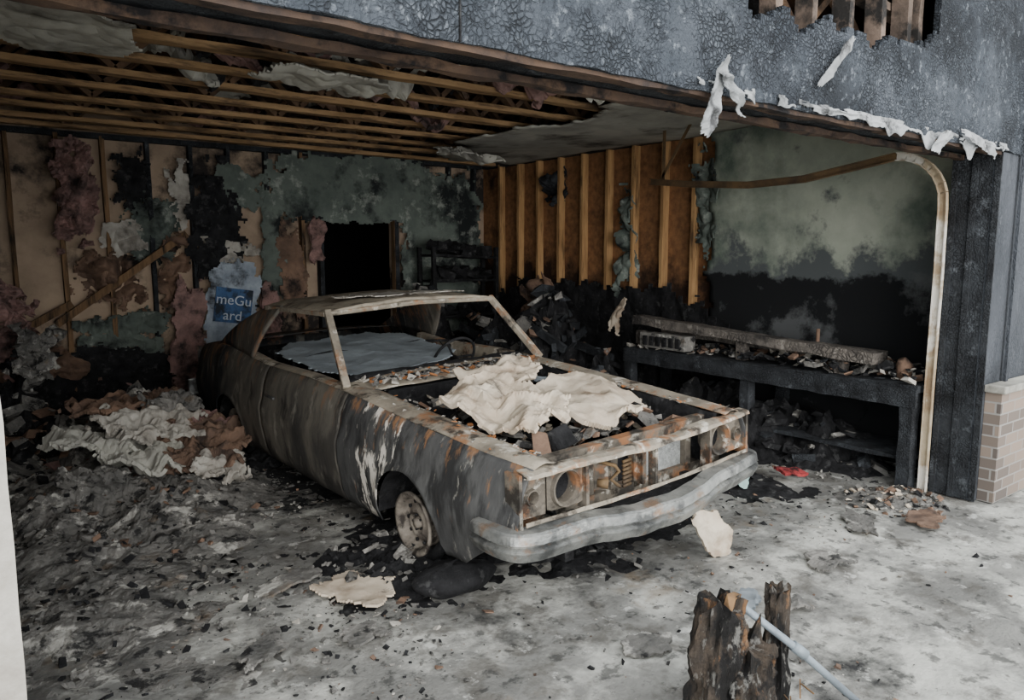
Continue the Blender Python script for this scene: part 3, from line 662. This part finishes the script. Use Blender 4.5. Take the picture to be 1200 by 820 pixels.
b.mm((.06,.1,.47),(.09,.16,.71)); b.mm((-.008,-.05,.51),(.008,.0,.74))
b.obj('radiator_support',m_fasc,car,False,0,.004)
b=MB(); b.mm((.1,.17,.45),(.47,.21,.72)); b.obj('radiator',m_rad,car)
b=MB(); b.mm((-.47,.22,.3),(.1,.26,.68)); b.obj('support_back',m_black,car)
b=MB(); b.tube([(-.3,.08,.68),(-.24,.02,.66),(-.2,.03,.62),(-.24,.05,.58),(-.2,.03,.54),(-.16,.06,.52)],.01,8); b.tube([(-.33,.06,.58),(-.29,.02,.575)],[.02,.028],10)
for k in range(7): b.tube([(-.15+.0*k,.05,.52+k*.022),(-.09,.05,.525+k*.022)],.009,6)
b.obj('horn_and_hoses',m_trackr,car,True)
path=[(-.955,.26),(-.962,.14),(-.95,.03),(-.90,-.03),(-.7,-.07),(-.45,-.11),(-.2,-.14),(0,-.15)]
path=path+[(-x,y) for x,y in path[::-1][1:]]
def cr(p0,p1,p2,p3,t): return .5*((2*p1)+(-p0+p2)*t+(2*p0-5*p1+4*p2-p3)*t*t+(-p0+3*p1-3*p2+p3)*t**3)
P=[Vector((x,y,0)) for x,y in path]; C=[]
for i in range(len(P)-1):
    for k in range(6): C.append(cr(P[max(i-1,0)],P[i],P[i+1],P[min(i+2,len(P)-1)],k/6))
C.append(P[-1])
prof=[(-.07,.362),(-.012,.36),(.004,.368),(.028,.415),(.029,.421),(.004,.433),(.006,.447),(.026,.453),(.018,.49),(.006,.498),(-.07,.504)]
b=MB();vs=[];fs=[]
for i,p in enumerate(C):
    d=(C[min(i+1,len(C)-1)]-C[max(i-1,0)]).normalized(); nrm=Vector((d.y,-d.x,0))
    sag=-.035*math.exp(-((p.x+.05)/.4)**2)+.018*FN(p.x,0,8,3)
    for o,z in prof: vs.append((p.x+nrm.x*o,p.y+nrm.y*o,z+sag))
n=len(prof)
for i in range(len(C)-1):
    for k in range(n-1): fs.append((i*n+k,(i+1)*n+k,(i+1)*n+k+1,i*n+k+1))
b.add(vs,fs); b.obj('front_bumper',m_bumper,car,False,0,.006)
b=MB(); b.mm((-.8,.0,.38),(.8,.12,.42)); 
for s in (-1,1): b.beam((s*.45,-.08,.44),(s*.45,.3,.40),.05,.06)
b.obj('bumper_brackets',m_black,car)
b=MB()
b.box((0,1.0,.50),(.42,.62,.32)); 
for s in (-1,1):
    b.box((s*.24,1.0,.66),(.16,.58,.1),Euler((0,s*.6,0)).to_matrix())
b.lathe([(0,.0),(.17,.0),(.18,.01),(.18,.06),(.17,.075),(.02,.08),(.0,.1)],(0,.93,.76),'Z',28)
b.lathe([(.0,.0),(.05,.0),(.05,.05),(0,.05)],(0,.5,.55),'Y',16)
for k in range(4):
    b.box((.12*math.cos(k*1.57+.4),.47,.55+.12*math.sin(k*1.57+.4)),(.16,.012,.05),Euler((0,-(k*1.57+.4),0)).to_matrix())
b.box((.5,.45,.6),(.2,.18,.2)); b.box((-.5,1.3,.68),(.22,.2,.18)); b.tube([(.3,.4,.7),(.2,.6,.72),(.05,.7,.66)],.03,10)
b.tube([(-.36,.26,.72),(-.38,.32,.82)],[.08,.07],16)
b.obj('engine',m_black,car,bevel=.01)
b=MB()
for k in range(340): b.chip((U(-.6,.62),U(.25,1.62),U(.62,.78)),U(.03,.12),random.choice([0,1,1,2,3]))
b.obj('engine_bay_rubble',[m_black,m_ash,m_brown,m_rust],car)
sheet('fallen_drywall_a',(-.38,.74,.86),(1,.15,.10),(-.1,1,.12),.58,.84,m_cream,160,amp=.13,tear=.14,thick=.022,parent=car,freq=1.5)
sheet('fallen_drywall_b',(.18,.66,.83),(1,.25,-.02),(-.2,1,.14),.76,.70,m_cream,161,amp=.09,tear=.08,thick=.028,parent=car,freq=1.1)
sheet('fallen_drywall_c',(-.02,1.2,.93),(1,-.3,.1),(.1,1,.1),.55,.4,m_cream,162,amp=.1,tear=.25,thick=.02,parent=car,freq=1.6)
sheet('fallen_panel_e',(.47,1.15,.80),(1,-.1,-.05),(.1,1,.0),.3,.7,m_grayp,164,amp=.05,tear=.2,thick=.01,parent=car)
b=MB()
for k in range(300):
    s=random.choice([-1,1]); y=U(.1,1.9); b.chip((s*U(.64,.8),y,interp(y,Zp)+.01),U(.006,.03),random.choice([0,1,2]))
for k in range(260):
    b.chip((U(-.7,.7),U(1.68,1.98),.912),U(.01,.06),random.choice([0,1,2,2]))
b.obj('cowl_rubble',[m_white,m_orange,m_ash],car)
# ================= LIGHT, CAMERA
w=bpy.data.worlds.new('World'); bpy.context.scene.world=w; w.use_nodes=True
nt=w.node_tree; bg=nt.nodes['Background']; bg.inputs[0].default_value=(.92,.96,1,1); bg.inputs[1].default_value=3.1
sd=bpy.data.lights.new('sun','SUN'); sd.energy=4.4; sd.angle=math.radians(60); sd.color=(1,.98,.96)
so=bpy.data.objects.new('sun',sd); bpy.context.scene.collection.objects.link(so); so.rotation_euler=(math.radians(78),0,math.radians(-20)); so.location=(0,-6,8)
cd=bpy.data.cameras.new('camera'); cd.lens=26.0; cd.sensor_width=36; cam=bpy.data.objects.new('camera',cd); bpy.context.scene.collection.objects.link(cam)
cam.location=(0,-2.12,1.75); cam.rotation_euler=(math.radians(90-7.5),0,math.radians(-36.8)); bpy.context.scene.camera=cam
